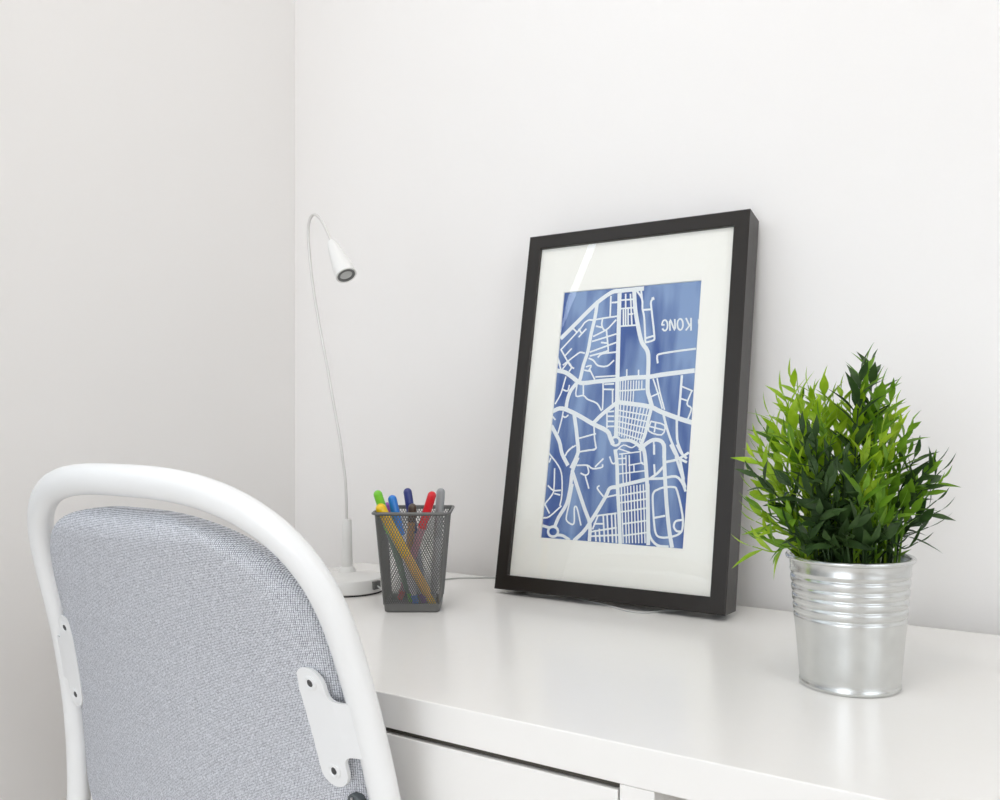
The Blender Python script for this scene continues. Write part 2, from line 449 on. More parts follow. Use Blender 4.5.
ROADS = [[4.2,550,3017,695,3153,845,3295,995,3428,1160,3531,1273,3542,1554,3545],[3.57,987,3435,975,3252,943,3050,920,2835,877,2675,850,2501,809,2462],[4.2,1265,3502,1289,3124,1317,2659,1354,2138,1370,1830],[1.68,1157,3484,1169,3239],[1.68,1178,3407,1257,3408],[1.68,681,3140,747,3081],[1.68,564,2878,789,3113,841,3185,898,3216,957,3212,1072,3225,1272,3239],[1.68,774,3114,817,3057],[1.68,871,3109,784,3018],[1.68,557,2878,698,2681,755,2639],[1.68,619,2793,700,2879],[1.68,607,2685,789,2814,832,2828,878,2817],[1.68,1073,3218,1073,3137,1129,3080,1247,3194],[1.68,1001,3135,1068,3117],[1.68,976,3014,1129,3080],[1.68,967,2954,1263,3026],[1.68,1136,3080,1176,2877,1181,2823],[1.68,1085,2935,1158,2924],[1.68,950,2827,1272,2925],[1.68,954,2780,1111,2813,1187,2836],[1.68,942,2753,1004,2724,1067,2662,1183,2651,1262,2714],[1.68,1058,2762,1112,2800,1282,2812],[1.68,530,2770,569,2686],[3.99,1443,3555,1478,3312,1540,3069,1595,2909,1672,2802,1694,2646,1706,2376,1743,2261,1785,2147],[1.89,1457,3554,1551,3426,1568,3305,1598,3198,1635,2920],[1.89,1531,3534,1551,3426],[1.89,1687,3415,1665,3377,1680,3284,1738,2980,1729,2929,1636,2907],[1.89,1583,3291,1679,3291],[1.89,1645,2959,1731,2980],[1.89,1803,2667,1791,2739,1822,2767,2031,2792,2230,2808],[2.73,1683,3425,1690,3406],[2.73,1457,3556,1531,3537],[1.58,1271,3427,1447,3427],[1.58,1287,3325,1456,3326],[1.58,1343,3496,1376,3119],[1.58,1331,3309,1348,3121],[1.58,1389,3318,1406,3124],[1.58,1404,3491,1452,3128],[1.58,1306,3116,1515,3117],[1.58,1392,3251,1455,3253],[1.58,1216,3404,1273,3407],[1.58,2244,3136,2247,3092],[4.2,546,2618,647,2594,743,2537,822,2481,898,2459,1085,2475,1311,2488,1476,2506,1707,2510,1866,2531,2226,2564],[3.78,823,2475,744,2376,710,2269,700,2149],[3.78,1074,1989,1178,2093,1336,2215],[3.78,814,2095,855,1936,883,1805,910,1675,896,1597,843,1472],[3.78,534,1949,650,1777,702,1632,789,1503],[4.2,530,2130,617,2163,723,2142,893,2068,1075,1976,1252,1899,1301,1822,1335,1759],[4.2,1341,2228,1474,2213,1748,2172,1885,2114,2099,2038,2254,1993],[1.58,532,2748,582,2637],[1.58,605,2636,678,2729],[1.58,663,2730,723,2659,698,2606],[1.58,551,2218,613,2338,644,2472,660,2540],[1.58,623,2392,700,2370,716,2437],[1.58,818,2448,818,2308,912,2313,975,2265,1095,2218,1160,2132],[1.58,899,2446,912,2319],[1.58,1150,2473,1167,2289,1173,2145],[1.58,1165,2380,1293,2375],[1.58,1174,2439,1287,2441],[1.58,1051,2528,1307,2534],[1.58,962,2624,1039,2502],[1.58,898,2613,972,2597],[1.58,916,2653,980,2664,956,2611],[1.58,666,2122,659,2042,625,1869],[1.58,671,2069,703,2056,737,2082],[1.58,528,2070,571,2029],[1.58,911,1812,1114,1866],[1.58,1085,1950,1106,1807,1131,1692,1047,1677,934,1656],[1.58,749,1607,786,1673,869,1727],[1.58,1232,2119,1249,1937],[1.58,1246,2118,1316,2124],[1.58,1251,2067,1321,2066],[1.58,1256,2008,1326,2008],[1.58,1262,1950,1332,1951],[1.58,1280,2365,1294,2209],[3.36,1766,2140,1738,1989,1721,1876,1684,1757],[1.47,1435,2602,1442,2517],[1.47,1580,2591,1587,2513],[1.47,1366,2357,1673,2370],[1.47,1765,2483,1830,2329,1897,2151],[1.47,1811,2488,1857,2328,1924,2139],[1.47,1761,2286,1857,2328],[1.47,2106,2392,2231,2340],[1.47,2219,2334,2178,2198,2232,2148,2202,2038],[1.47,2096,2261,2175,2235],[1.47,1777,2008,1938,1964,1914,1858,1759,1901,1777,2008],[1.47,1833,1993,1826,1889],[1.47,1768,1951,1929,1912],[1.47,1828,1777,1838,1653],[2.21,1915,2089,1966,1939,2029,1792,2119,1622],[2.21,2075,2026,2087,1878,2108,1768,2182,1623],[2.21,2097,2511,2096,2261,2092,2063],[3.57,1676,1688,1731,1751,1820,1802,1912,1790,1952,1729,1961,1619],[1.16,1367,2474,1373,2370],[1.16,1398,2473,1404,2369],[1.16,1431,2472,1437,2368],[1.16,1464,2471,1470,2368],[1.16,1497,2470,1504,2367],[1.16,1530,2470,1536,2366],[1.16,1563,2469,1569,2366],[1.16,1596,2468,1602,2365],[1.16,1631,2467,1637,2364],[1.16,1377,2363,1381,2227],[1.16,1407,2362,1411,2227],[1.16,1441,2362,1444,2226],[1.16,1474,2361,1477,2226],[1.16,1507,2360,1510,2225],[1.16,1540,2360,1543,2225],[1.16,1394,2195,1408,1845],[1.16,1436,2189,1440,1836],[1.16,1478,2183,1472,1827],[1.16,1519,2177,1503,1818],[1.16,1560,2170,1535,1808],[1.16,1601,2164,1566,1799],[1.16,1642,2158,1597,1790],[1.16,1682,2152,1628,1781],[1.16,1723,2146,1659,1772],[1.37,1357,2138,1750,2071],[1.37,1361,2075,1737,2003],[1.37,1365,2012,1723,1934],[1.37,1370,1949,1710,1866],[1.37,1374,1886,1697,1797],[2.31,1421,1782,1419,1764,1409,1748,1393,1738,1373,1734,1353,1737,1335,1747,1322,1763,1316,1781,1319,1800,1329,1816,1345,1826,1365,1830,1385,1827,1403,1817,1416,1801,1421,1782],[2.52,745,734,743,712,731,693,711,679,687,674,661,676,639,687,623,704,616,726,618,747,630,767,650,780,675,786,700,783,722,773,738,755,745,734],[3.15,1423,1791,1540,1793,1638,1750,1689,1700],[3.57,859,1429,955,1222,1060,1004,1138,847,1151,666],[3.57,911,1581,859,1429,852,1248,821,1052,735,897,695,783],[3.57,1138,847,1053,739,963,653],[3.57,1112,816,1210,983,1307,1163,1347,1252,1425,1270,1440,1278],[3.57,1375,1680,1411,1518,1442,1256,1480,1011,1527,656],[2.73,739,696,807,694,895,655],[2.73,521,792,628,771],[1.58,526,1635,673,1485,729,1364,751,1153,738,1032],[1.58,546,1527,559,1574],[1.58,624,1453,640,1224,622,1148,538,1038],[1.58,559,1252,634,1201,728,1205],[1.58,538,1038,610,936],[1.58,538,879,614,898,755,1026],[1.58,655,1164,725,1152],[1.58,882,1279,860,1083,835,918,849,859,920,826,941,865,926,1012,960,1014,1028,826],[1.58,760,1639,838,1717],[1.58,946,1658,1126,1691,1122,1736],[1.58,911,1498,1045,1502,1115,1466,1228,1484,1233,1514],[1.58,1145,1489,1235,1581],[1.58,1046,1494,1069,1420,1031,1389,970,1410],[1.58,1032,1374,1087,1242],[1.58,1215,1276,1193,1246,1274,1161],[1.58,1292,1147,1433,1183],[1.58,1314,1605,1353,1532,1401,1540],[1.58,1198,938,1451,981],[1.58,1166,761,1465,824],[1.58,1171,711,1496,747],[1.58,1190,850,1303,857],[1.58,1179,791,1230,940],[1.58,1294,951,1337,664],[1.58,1341,961,1385,663],[1.58,1394,966,1435,664],[1.58,1436,973,1480,664],[1.58,1260,796,1281,663],[1.58,1213,779,1232,663],[3.57,1681,1743,1726,1671,1767,1455,1806,1170,1854,673],[3.57,1950,1747,1980,1461,2029,1110,2080,834,2123,665],[3.36,1445,1282,1600,1320,1782,1369],[2.31,1797,1373,1963,1383],[2.31,1819,1378,1898,1438,1954,1503],[2.31,1979,1561,2112,1593,2232,1666],[2.31,2025,1748,2109,1621,2217,1567],[2.31,2100,1749,2151,1664,2214,1609],[2.31,2095,1621,2158,1467,2224,1301],[2.31,2140,1607,2201,1384],[2.31,1963,1386,2111,1409,2189,1341,2229,1259],[2.31,1802,1313,1844,889,1870,751,1960,667,2079,662],[1.89,1883,1245,1971,1284,2089,1295,2137,1255,2214,1008,2225,857,2186,800,2100,766,1998,753,1936,783,1904,893,1872,1103,1864,1201,1883,1245],[1.89,1899,956,2017,984],[1.89,2221,953,2146,935,2128,879,2161,833,2213,829],[1.89,1836,1745,1844,1644],[1.89,1853,1529,1870,1415],[1.26,1462,1637,1507,1302],[1.26,1510,1623,1544,1325],[1.26,1550,1624,1583,1334],[1.26,1430,1637,1679,1670],[1.26,1552,1515,1721,1548],[1.26,1449,1417,1759,1462],[1.26,1418,1585,1513,1594],[1.26,1379,1665,1468,1740,1566,1712,1626,1743],[1.26,1679,1670,1697,1554,1738,1527],[1.26,1424,1696,1571,1654],[1.26,1614,1523,1623,1451],[1.26,1440,1519,1519,1528],[1.26,1486,1269,1561,666],[1.26,1525,1275,1600,669],[1.26,1559,1280,1634,671],[1.26,1597,1286,1671,674],[1.26,1634,1291,1708,676],[1.26,1670,1297,1744,679],[1.26,1707,1302,1781,682],[1.26,1744,1308,1817,684],[1.47,1471,1177,1792,1241],[1.47,1493,1099,1799,1156],[1.47,1510,999,1807,1057],[1.47,1545,871,1826,924],[1.47,1564,744,1841,798],[1.58,2155,3155,2165,3020],[1.58,2107,3024,2159,3094],[1.58,2144,3072,2098,3158],[1.58,2002,3095,2006,3071,2015,3050,2027,3036,2039,3030,2051,3034,2061,3047,2067,3067,2067,3091,2063,3115,2055,3136,2043,3151,2030,3156,2018,3152,2008,3139,2002,3119,2002,3095],[1.58,1967,3154,1977,3029,1911,3158,1921,3032],[1.58,1831,3055,1843,3039,1856,3032,1869,3034,1880,3046,1886,3065,1887,3089,1883,3113,1875,3134,1863,3149,1849,3155,1837,3151,1827,3138,1821,3118,1820,3101,1847,3100]]
bm = bmesh.new()
px = 1.15e-3
bnd = (M0 - 0.001, M1 + 0.001, M2 - 0.001, M3 + 0.001)
for ri, L in enumerate(ROADS):
    w = L[0] * px * 0.53
    P = [Vector((L[i] / 1e4, L[i + 1] / 1e4 - 0.0022)) for i in range(1, len(L), 2)]
    P = [Vector((min(max(p.x, bnd[0]), bnd[1]), min(max(p.y, bnd[2]), bnd[3]))) for p in P]
    if L[0] > 1.25 and len(P) > 2:
        Q = spline([(p.x, 0, p.y) for p in P], 3)
        P = [Vector((q.x, q.z)) for q in Q]
    P2 = [P[0]]
    for p in P[1:]:
        if (p - P2[-1]).length > 2e-4: P2.append(p)
    P = P2
    if len(P) < 2: continue
    yy = 0.00632 - 0.0000004 * ri
    pv = None
    for i, p in enumerate(P):
        t = (P[min(i + 1, len(P) - 1)] - P[max(i - 1, 0)]).normalized()
        nn = Vector((-t.y, t.x)) * w
        e = t * w * (0.5 if i == len(P) - 1 else (-0.5 if i == 0 else 0))
        c = (bm.verts.new((p.x + nn.x + e.x, yy, p.y + nn.y + e.y)), bm.verts.new((p.x - nn.x + e.x, yy, p.y - nn.y + e.y)))
        if pv: bm.faces.new((pv[0], pv[1], c[1], c[0]))
        pv = c
obj('street_lines', bm, road_m, pr, smooth=False)
for k, (u0, v0) in enumerate(((0.02, FH - 0.05), (FW - 0.05, FH - 0.05))):
    obj('wall_spacer', box(u0, u0 + 0.03, FD, FD + 0.004, v0, v0 + 0.03), black_in, pf, smooth=False)
for (u0) in (0.012, FW - 0.024):
    obj('foot', box(u0, u0 + 0.014, 0.004, FD - 0.002, 0.0008, 0.004), black_in, pf, smooth=False)
for v0, hh_ in ((FH - 0.026, 0.015), (FH - 0.105, 0.005)):
    obj('clip', box(FW - 0.010, FW - 0.0038, FD - 0.004, FD + 0.003, v0, v0 + hh_), black_in, pf, smooth=False)

# ------------------------------------------------------------------ metal pot
zinc_m = mat('galvanised_steel', (0.66, 0.67, 0.66), rough=0.27, metal=1.0, noise=0.06, nscale=60, bump=0.05, bscale=40)
PX, PY = -0.1569, 0.7288
pot = thing('flower_pot', 'galvanised steel flower pot with ribbed band standing on the desk', 'flower pot', (PX, PY, DZ))
prof = [(0, 0.003), (0.0342, 0.003), (0.0344, 0.0), (0.0358, 0.0), (0.0367, 0.0008), (0.0369, 0.0024), (0.0366, 0.0036), (0.0361, 0.0046)]
def rad_at(z): return 0.0361 + (0.0440 - 0.0361) * z / 0.096
z = 0.008
while z < 0.048:
    prof.append((rad_at(z), z)); z += 0.008
ribs = [0.0545, 0.0620, 0.0695, 0.0765, 0.0840]
for i in range(71):
    z = 0.0500 + 0.0375 * i / 70
    dr_ = -0.0011 * max(math.exp(-((z - c) / 0.0013) ** 2) for c in ribs) + 0.0005
    prof.append((rad_at(z) + dr_, z))
prof += [(rad_at(0.089), 0.089), (rad_at(0.093), 0.093), (0.0441, 0.0955)]
for i in range(13):      # rolled lip
    a = -pi * 0.5 + 2 * pi * i / 12 * 0.86
    prof.append((0.0451 + 0.0019 * math.cos(a), 0.0974 + 0.0019 * math.sin(a)))
prof += [(0.0430, 0.0955), (0.0405, 0.07), (0.0352, 0.006), (0, 0.0045)]
bm = bmesh.new()
lathe(bm, prof[:-17], 96)
bm2 = bmesh.new()
lathe(bm, [(0.0441, 0.0955)] + prof[-17:], 96)
bm2.free()
bmesh.ops.remove_doubles(bm, verts=bm.verts, dist=1e-5)
obj('pot_body', bm, zinc_m, pot, angle=70)

# ------------------------------------------------------------------ grassy plant in the pot
def leafmat(name, c1, c2):
    m = bpy.data.materials.new(name)
    m.use_nodes = True
    nt = m.node_tree
    b = nt.nodes['Principled BSDF']
    b.inputs['Roughness'].default_value = 0.42
    b.inputs['Specular IOR Level'].default_value = 0.35
    tc = nt.nodes.new('ShaderNodeTexCoord'); n = nt.nodes.new('ShaderNodeTexNoise'); r = nt.nodes.new('ShaderNodeValToRGB')
    n.inputs['Scale'].default_value = 55
    r.color_ramp.elements[0].position = 0.35; r.color_ramp.elements[1].position = 0.65
    r.color_ramp.elements[0].color = (*c1, 1); r.color_ramp.elements[1].color = (*c2, 1)
    nt.links.new(tc.outputs['Object'], n.inputs['Vector']); nt.links.new(n.outputs['Fac'], r.inputs['Fac']); nt.links.new(r.outputs['Color'], b.inputs['Base Color'])
    t = nt.nodes.new('ShaderNodeBsdfTranslucent'); x = nt.nodes.new('ShaderNodeMixShader')
    x.inputs[0].default_value = 0.35
    nt.links.new(r.outputs['Color'], t.inputs[0])
    nt.links.new(b.outputs[0], x.inputs[1]); nt.links.new(t.outputs[0], x.inputs[2]); nt.links.new(x.outputs[0], nt.nodes['Material Output'].inputs[0])
    return m


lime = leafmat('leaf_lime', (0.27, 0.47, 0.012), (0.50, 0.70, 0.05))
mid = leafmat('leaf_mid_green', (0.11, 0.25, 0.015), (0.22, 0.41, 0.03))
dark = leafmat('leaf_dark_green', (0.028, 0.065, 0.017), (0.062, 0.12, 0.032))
soil_m = mat('dark_soil', (0.03, 0.022, 0.015), rough=0.95, bump=0.6, bscale=200)
plant = thing('leafy_plant', 'bushy artificial plant with lime and dark green leaves in the steel pot', 'plant', (PX, PY, DZ + 0.086))
bm = bmesh.new()
lathe(bm, [(0, 0.004), (0.02, 0.003), (0.036, 0.001), (0.0418, 0), (0.0414, -0.006), (0, -0.006)], 40)
obj('soil', bm, soil_m, plant)
RV = Vector((math.cos(PHI), math.sin(PHI), 0))
DV = Vector((-math.sin(PHI), math.cos(PHI), 0))
ZP = 0.696     # camera-space depth of the pot
rnd = random.Random(11)


def leaf(bm, p, d, side, ln, wd, mi):
    """lance-shaped folded leaf"""
    d = d.normalized()
    s = (side - d * side.dot(d)).normalized()
    nrm = d.cross(s)
    prof = ((0.0, 0.10), (0.15, 0.55), (0.35, 0.98), (0.55, 0.90), (0.78, 0.45), (1.0, 0.0))
    droop = ln * 0.18
    pv = None
    for t, w in prof:
        c = p + d * (ln * t) - nrm * (droop * t * t)
        e = s * (wd * 0.5 * w)
        up = nrm * (wd * 0.13 * w)
        cur = [bm.verts.new(c)] if w == 0 else [bm.verts.new(c + e + up), bm.verts.new(c), bm.verts.new(c - e + up)]
        if pv:
            if len(cur) == 3:
                for a in (0, 1): bm.faces.new((pv[a], pv[a + 1], cur[a + 1], cur[a])).material_index = mi
            else:
                for a in (0, 1): bm.faces.new((pv[a], pv[a + 1], cur[0])).material_index = mi
        pv = cur


def sprig(tip, depth, tone, wide=1.0, ll=1.0, base=None):
    """tip in photo pixels, depth in metres in front of (-) or behind (+) the pot axis"""
    mi = {'l': lime, 'm': mid, 'd': dark}[tone]
    Z = ZP + depth
    t = RV * ((tip[0] - 500) / FPX * Z) + DV * Z
    tp = Vector((t.x - PX, t.y - PY, HC - (tip[1] - CY) / FPX * Z - 0.086))
    tp = tp * (1 - 0.011 / tp.length)
    hd = Vector((tp.x, tp.y, 0))
    r = min(hd.length * 0.55, 0.036) if base is None else base
    a = rnd.uniform(-0.5, 0.5)
    hb = hd.normalized() * r
    b = Vector((hb.x * math.cos(a) - hb.y * math.sin(a), hb.x * math.sin(a) + hb.y * math.cos(a), 0.0))
    bend = (tp - b)
    m1 = b + Vector((bend.x * 0.16, bend.y * 0.16, bend.z * 0.42)) + Vector((0, 0, 0.008))
    m2 = b + Vector((bend.x * 0.55, bend.y * 0.55, bend.z * 0.78))
    m1.z = max(m1.z, 0.022) if math.hypot(m1.x, m1.y) > 0.030 else m1.z
    P = spline([b, m1, m2, tp], 6)
    n = len(P)
    bm = bmesh.new()
    tube(bm, P, [0.0010 - 0.0006 * i / (n - 1) for i in range(n)], 5, mi=0)
    ln = sum((P[i + 1] - P[i]).length for i in range(n - 1))
    k = max(5, int(ln / 0.0085))
    ang = rnd.uniform(0, 6.28)
    for j in range(k):
        f = 0.10 + 0.90 * j / (k - 1)
        q = f * (n - 1)
        i = min(int(q), n - 2)
        p = P[i].lerp(P[i + 1], q - i)
        tg = (P[i + 1] - P[i]).normalized()
        ang += 2.4 + rnd.uniform(-0.4, 0.4)
        ref = Vector((0, 0, 1)) if abs(tg.z) < 0.9 else Vector((1, 0, 0))
        a1 = tg.cross(ref).normalized(); a2 = tg.cross(a1)
        out = a1 * math.cos(ang) + a2 * math.sin(ang)
        if j == k - 1: out = out * 0.12
        spread = rnd.uniform(0.45, 0.95)
        d = tg + out * spread
        size = (0.6 + 0.5 * math.sin(pi * min(1, f * 0.9))) * ll
        e_ = p + d.normalized() * 0.024
        if e_.z < 0.024 and 0.030 < (e_.x ** 2 + e_.y ** 2) ** 0.5 < 0.060: continue
        leaf(bm, p, d, tg.cross(out) if j < k - 1 else a1, rnd.uniform(0.019, 0.027) * size, rnd.uniform(0.0052, 0.0070) * wide * size, 0)
    return obj('sprig', bm, mi, plant, angle=80)


SPR = [
    # outline of the crown
    ((868, 347), 0.01, 'm'), ((874, 353), 0.03, 'd'), ((862, 360), -0.01, 'd'), ((884, 378), 0.0, 'm'), ((858, 372), 0.02, 'd'),
    ((788, 368), 0.02, 'l'), ((805, 372), 0.03, 'l'), ((822, 376), 0.04, 'l'), ((841, 378), 0.04, 'l'), ((779, 382), 0.0, 'l'),
    ((776, 394), 0.03, 'l'), ((763, 402), 0.01, 'l'), ((752, 428), 0.01, 'l'), ((746, 447), 0.0, 'l'), ((744, 462), -0.02, 'd'),
    ((742, 480), 0.0, 'l'), ((743, 497), -0.01, 'm'), ((900, 392), 0.02, 'l'), ((907, 412), 0.02, 'l'), ((916, 412), 0.0, 'm'),
    ((914, 442), 0.01, 'm'), ((921, 446), 0.02, 'd'), ((832, 386), 0.03, 'l'), ((850, 392), 0.02, 'l'), ((890, 400), 0.03, 'l'),
    # drooping low twigs on the left
    ((741, 528), 0.0, 'm'), ((739, 543), -0.01, 'l'), ((744, 515), -0.02, 'l'), ((743, 505), 0.01, 'l'), ((752, 535), -0.03, 'm'),
    # cluster on the right
    ((944, 452), -0.01, 'd'), ((951, 460), 0.0, 'd'), ((945, 478), 0.0, 'm'), ((953, 502), -0.01, 'd'), ((941, 520), 0.0, 'd'), ((925, 470), 0.01, 'm'), ((932, 536), -0.01, 'd'),
    ((812, 384), 0.0, 'l'), ((796, 382), 0.04, 'm'), ((878, 374), 0.02, 'm'), ((862, 385), 0.0, 'l'), ((756, 415), 0.02, 'm'), ((750, 440), 0.03, 'l'),
    ((748, 470), 0.02, 'l'), ((757, 490), 0.01, 'm'), ((895, 382), 0.01, 'm'), ((912, 428), 0.03, 'm'), ((950, 470), 0.01, 'm'), ((947, 492), 0.01, 'd'), ((935, 458), 0.0, 'm'),
    # inner lime mass
    ((800, 400), 0.0, 'l'), ((818, 405), -0.01, 'm'), ((836, 412), 0.01, 'l'), ((858, 415), 0.0, 'l'), ((872, 402), 0.01, 'l'), ((868, 430), -0.02, 'l'),
    ((885, 420), -0.01, 'l'), ((893, 440), -0.02, 'm'), ((782, 424), -0.01, 'm'), ((770, 445), -0.01, 'l'), ((790, 440), -0.02, 'l'), ((880, 455), -0.03, 'l'),
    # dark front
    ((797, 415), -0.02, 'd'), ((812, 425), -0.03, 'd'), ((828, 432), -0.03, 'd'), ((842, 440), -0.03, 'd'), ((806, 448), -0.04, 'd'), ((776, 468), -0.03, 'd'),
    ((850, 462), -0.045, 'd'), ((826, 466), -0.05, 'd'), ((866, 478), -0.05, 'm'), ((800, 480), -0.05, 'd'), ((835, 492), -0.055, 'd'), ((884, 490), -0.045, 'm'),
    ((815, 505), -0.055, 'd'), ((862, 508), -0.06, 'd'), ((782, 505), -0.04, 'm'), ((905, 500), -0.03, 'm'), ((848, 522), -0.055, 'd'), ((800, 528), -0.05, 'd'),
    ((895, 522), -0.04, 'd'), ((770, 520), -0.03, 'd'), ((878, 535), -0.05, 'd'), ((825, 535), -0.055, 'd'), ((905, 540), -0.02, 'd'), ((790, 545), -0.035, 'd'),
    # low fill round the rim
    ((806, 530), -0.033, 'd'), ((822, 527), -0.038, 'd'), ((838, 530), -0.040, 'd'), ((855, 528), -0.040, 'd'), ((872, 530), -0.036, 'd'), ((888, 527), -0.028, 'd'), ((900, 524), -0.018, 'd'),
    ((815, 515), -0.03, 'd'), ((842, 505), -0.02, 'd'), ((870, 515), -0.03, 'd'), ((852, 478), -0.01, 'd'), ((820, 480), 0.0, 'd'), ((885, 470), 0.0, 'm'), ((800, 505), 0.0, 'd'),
    # back
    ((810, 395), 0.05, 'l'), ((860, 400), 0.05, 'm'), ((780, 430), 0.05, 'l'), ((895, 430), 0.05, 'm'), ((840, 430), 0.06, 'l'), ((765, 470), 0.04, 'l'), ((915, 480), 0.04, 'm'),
]
for t, d, c in SPR:
    sprig(t, d, c, wide=rnd.uniform(0.9, 1.3), ll=rnd.uniform(0.85, 1.1))

# ------------------------------------------------------------------ wire mesh pen cup
cup_m = mat('grey_wire_mesh', (0.17, 0.17, 0.165), rough=0.4, metal=0.5)
CA = math.radians(33.1)
BL = Vector((-0.6227 + 0.0008 * math.cos(CA), 0.7314 + 0.0008 * math.sin(CA))); ex = Vector((math.cos(CA), math.sin(CA))); ey = Vector((-math.sin(CA), math.cos(CA)))
CB = 0.0284      # half bottom
CT = 0.0370      # half top of the body
CH = 0.1045
cc = BL + ex * CB + ey * CB
cup = thing('pen_cup', 'square grey wire mesh pen cup full of felt pens on the desk', 'pen holder', (cc.x, cc.y, DZ), CA)
def half(z): return CB + (CT - CB) * z / CH


def bar(bm, a, b, r, M=None):
    a = Vector(a); b = Vector(b)
    d = (b - a).normalized()
    ref = Vector((0, 1, 0)) if abs(d.y) < 0.9 else Vector((1, 0, 0))
    s = d.cross(ref).normalized(); t = d.cross(s)
    q = []
    for p in (a, b):
        q.append([bm.verts.new(p + (s * i + t * j * 0.6) * r) for i, j in ((1, 0), (0, 1), (-1, 0), (0, -1))])
    for i in range(4):
        j = (i + 1) % 4
        bm.faces.new((q[0][i], q[0][j], q[1][j], q[1][i]))


def face_pt(k, s, z):
    """s in -1..1 across face k at height z"""
    h_ = half(z)
    return [Vector((s * h_, -h_, z)), Vector((h_, s * h_, z)), Vector((-s * h_, h_, z)), Vector((-h_, -s * h_, z))][k]


Z0, Z1 = 0.0085, CH
for k in range(4):
    bm = bmesh.new()
    N, slope = 25, 0.0
    # diagonal strands: s goes from c to c +- span over the face height
    span = 2.0 * (Z1 - Z0) / 0.074 * 0.62
    step = 2.0 / N
    for sg in (1, -1):
        c = -1 - span
        while c < 1 + span:
            # s = c + sg*span*t, clip to [-1,1]
            t0, t1 = 0.0, 1.0
            lo, hi = sorted(((-1 - c) / (sg * span), (1 - c) / (sg * span)))
            t0, t1 = max(t0, lo), min(t1, hi)
            if t1 - t0 > 0.004:
                bar(bm, face_pt(k, c + sg * span * t0, Z0 + (Z1 - Z0) * t0), face_pt(k, c + sg * span * t1, Z0 + (Z1 - Z0) * t1), 0.00036)
            c += step
    obj('mesh_side', bm, cup_m, cup, smooth=False)


def rsq(h_, r, z, n=5):
    out = []
    for qx, qy, a0 in ((1, 1, 0), (-1, 1, 90), (-1, -1, 180), (1, -1, 270)):
        for i in range(n + 1):
            a = math.radians(a0 + 90 * i / n)
            out.append(Vector((qx * (h_ - r) + r * math.cos(a), qy * (h_ - r) + r * math.sin(a), z)))
    return out


bm = bmesh.new()
tube(bm, rsq(CT + 0.0030, 0.006, CH), 0.0016, 8, closed=True)
r1 = [bm.verts.new(p) for p in rsq(CT + 0.0030, 0.006, CH)]
r2 = [bm.verts.new(p) for p in rsq(CT - 0.0004, 0.003, CH - 0.0025)]
for i in range(len(r1)):
    bm.faces.new((r1[i], r1[(i + 1) % len(r1)], r2[(i + 1) % len(r1)], r2[i]))
obj('rim', bm, cup_m, cup)
bm = bmesh.new()
Ls = [rsq(CB - 0.003, 0.003, 0.0012), rsq(CB - 0.0012, 0.004, 0.0), rsq(CB + 0.0004, 0.004, 0.0012), rsq(half(0.0088) + 0.0005, 0.004, 0.0088), rsq(half(0.0088) - 0.0008, 0.003, 0.0088), rsq(CB - 0.0014, 0.003, 0.0028)]
Lv = [[bm.verts.new(p) for p in l] for l in Ls]
for a, b in zip(Lv[:-1], Lv[1:]):
    for i in range(len(a)):
        j = (i + 1) % len(a)
        bm.faces.new((a[i], a[j], b[j], b[i]))
bm.faces.new(Lv[0]); bm.faces.new(Lv[-1])
obj('base', bm, cup_m, cup)
for sx, sy in ((1, 1), (-1, 1), (-1, -1), (1, -1)):
    bm = bmesh.new()
    tube(bm, [(sx * (half(Z0) - 0.0004), sy * (half(Z0) - 0.0004), Z0), (sx * (CT - 0.0004), sy * (CT - 0.0004), CH - 0.001)], 0.0013, 6)
    obj('corner_strip', bm, cup_m, cup)

# ------------------------------------------------------------------ felt pens
def pen(name, colr, foot, head, cap_l, label, body=None, rr=0.0047):
    """foot, head: lower and rounded upper end in cup coordinates"""
    R_ = Matrix.Rotation(CA, 4, 'Z')
    top = Vector((cc.x, cc.y, DZ)) + R_ @ Vector(head)
    bot = Vector((cc.x, cc.y, DZ)) + R_ @ Vector(foot)
    d = top - bot
    L = d.length
    q = d.to_track_quat('Z', 'Y')
    o = thing(name, label, 'pen', bot, group='felt pens in the mesh cup')
    o.rotation_mode = 'QUATERNION'
    o.rotation_quaternion = q
    c_m = mat('pen_cap_' + name, colr, rough=0.28, coat=0.3)
    b_m = mat('pen_barrel_' + name, body or (0.62, 0.60, 0.64), rough=0.35)
    bm = bmesh.new()
    zb = L - cap_l
    lathe(bm, [(0, 0.010), (rr * 0.5, 0.010), (rr * 0.86, 0.016), (rr * 0.88, zb + 0.004), (0, zb + 0.004)], 20)
    obj('barrel', bm, b_m, o)
    bm = bmesh.new()
    cp = [(rr * 0.9, zb), (rr, zb), (rr, L - rr)]
    for i in range(1, 7):
        a = pi / 2 * i / 6
        cp.append((rr * math.cos(a) if i < 6 else 0, L - rr + rr * math.sin(a)))
    lathe(bm, cp, 20)
    obj('cap', bm, c_m, o)
    bm = bmesh.new()
    lathe(bm, [(0, 0), (rr * 0.62, 0), (rr * 0.72, 0.001), (rr * 0.72, 0.010), (0, 0.010)], 16)
    obj('end_plug', bm, c_m, o)
    return o


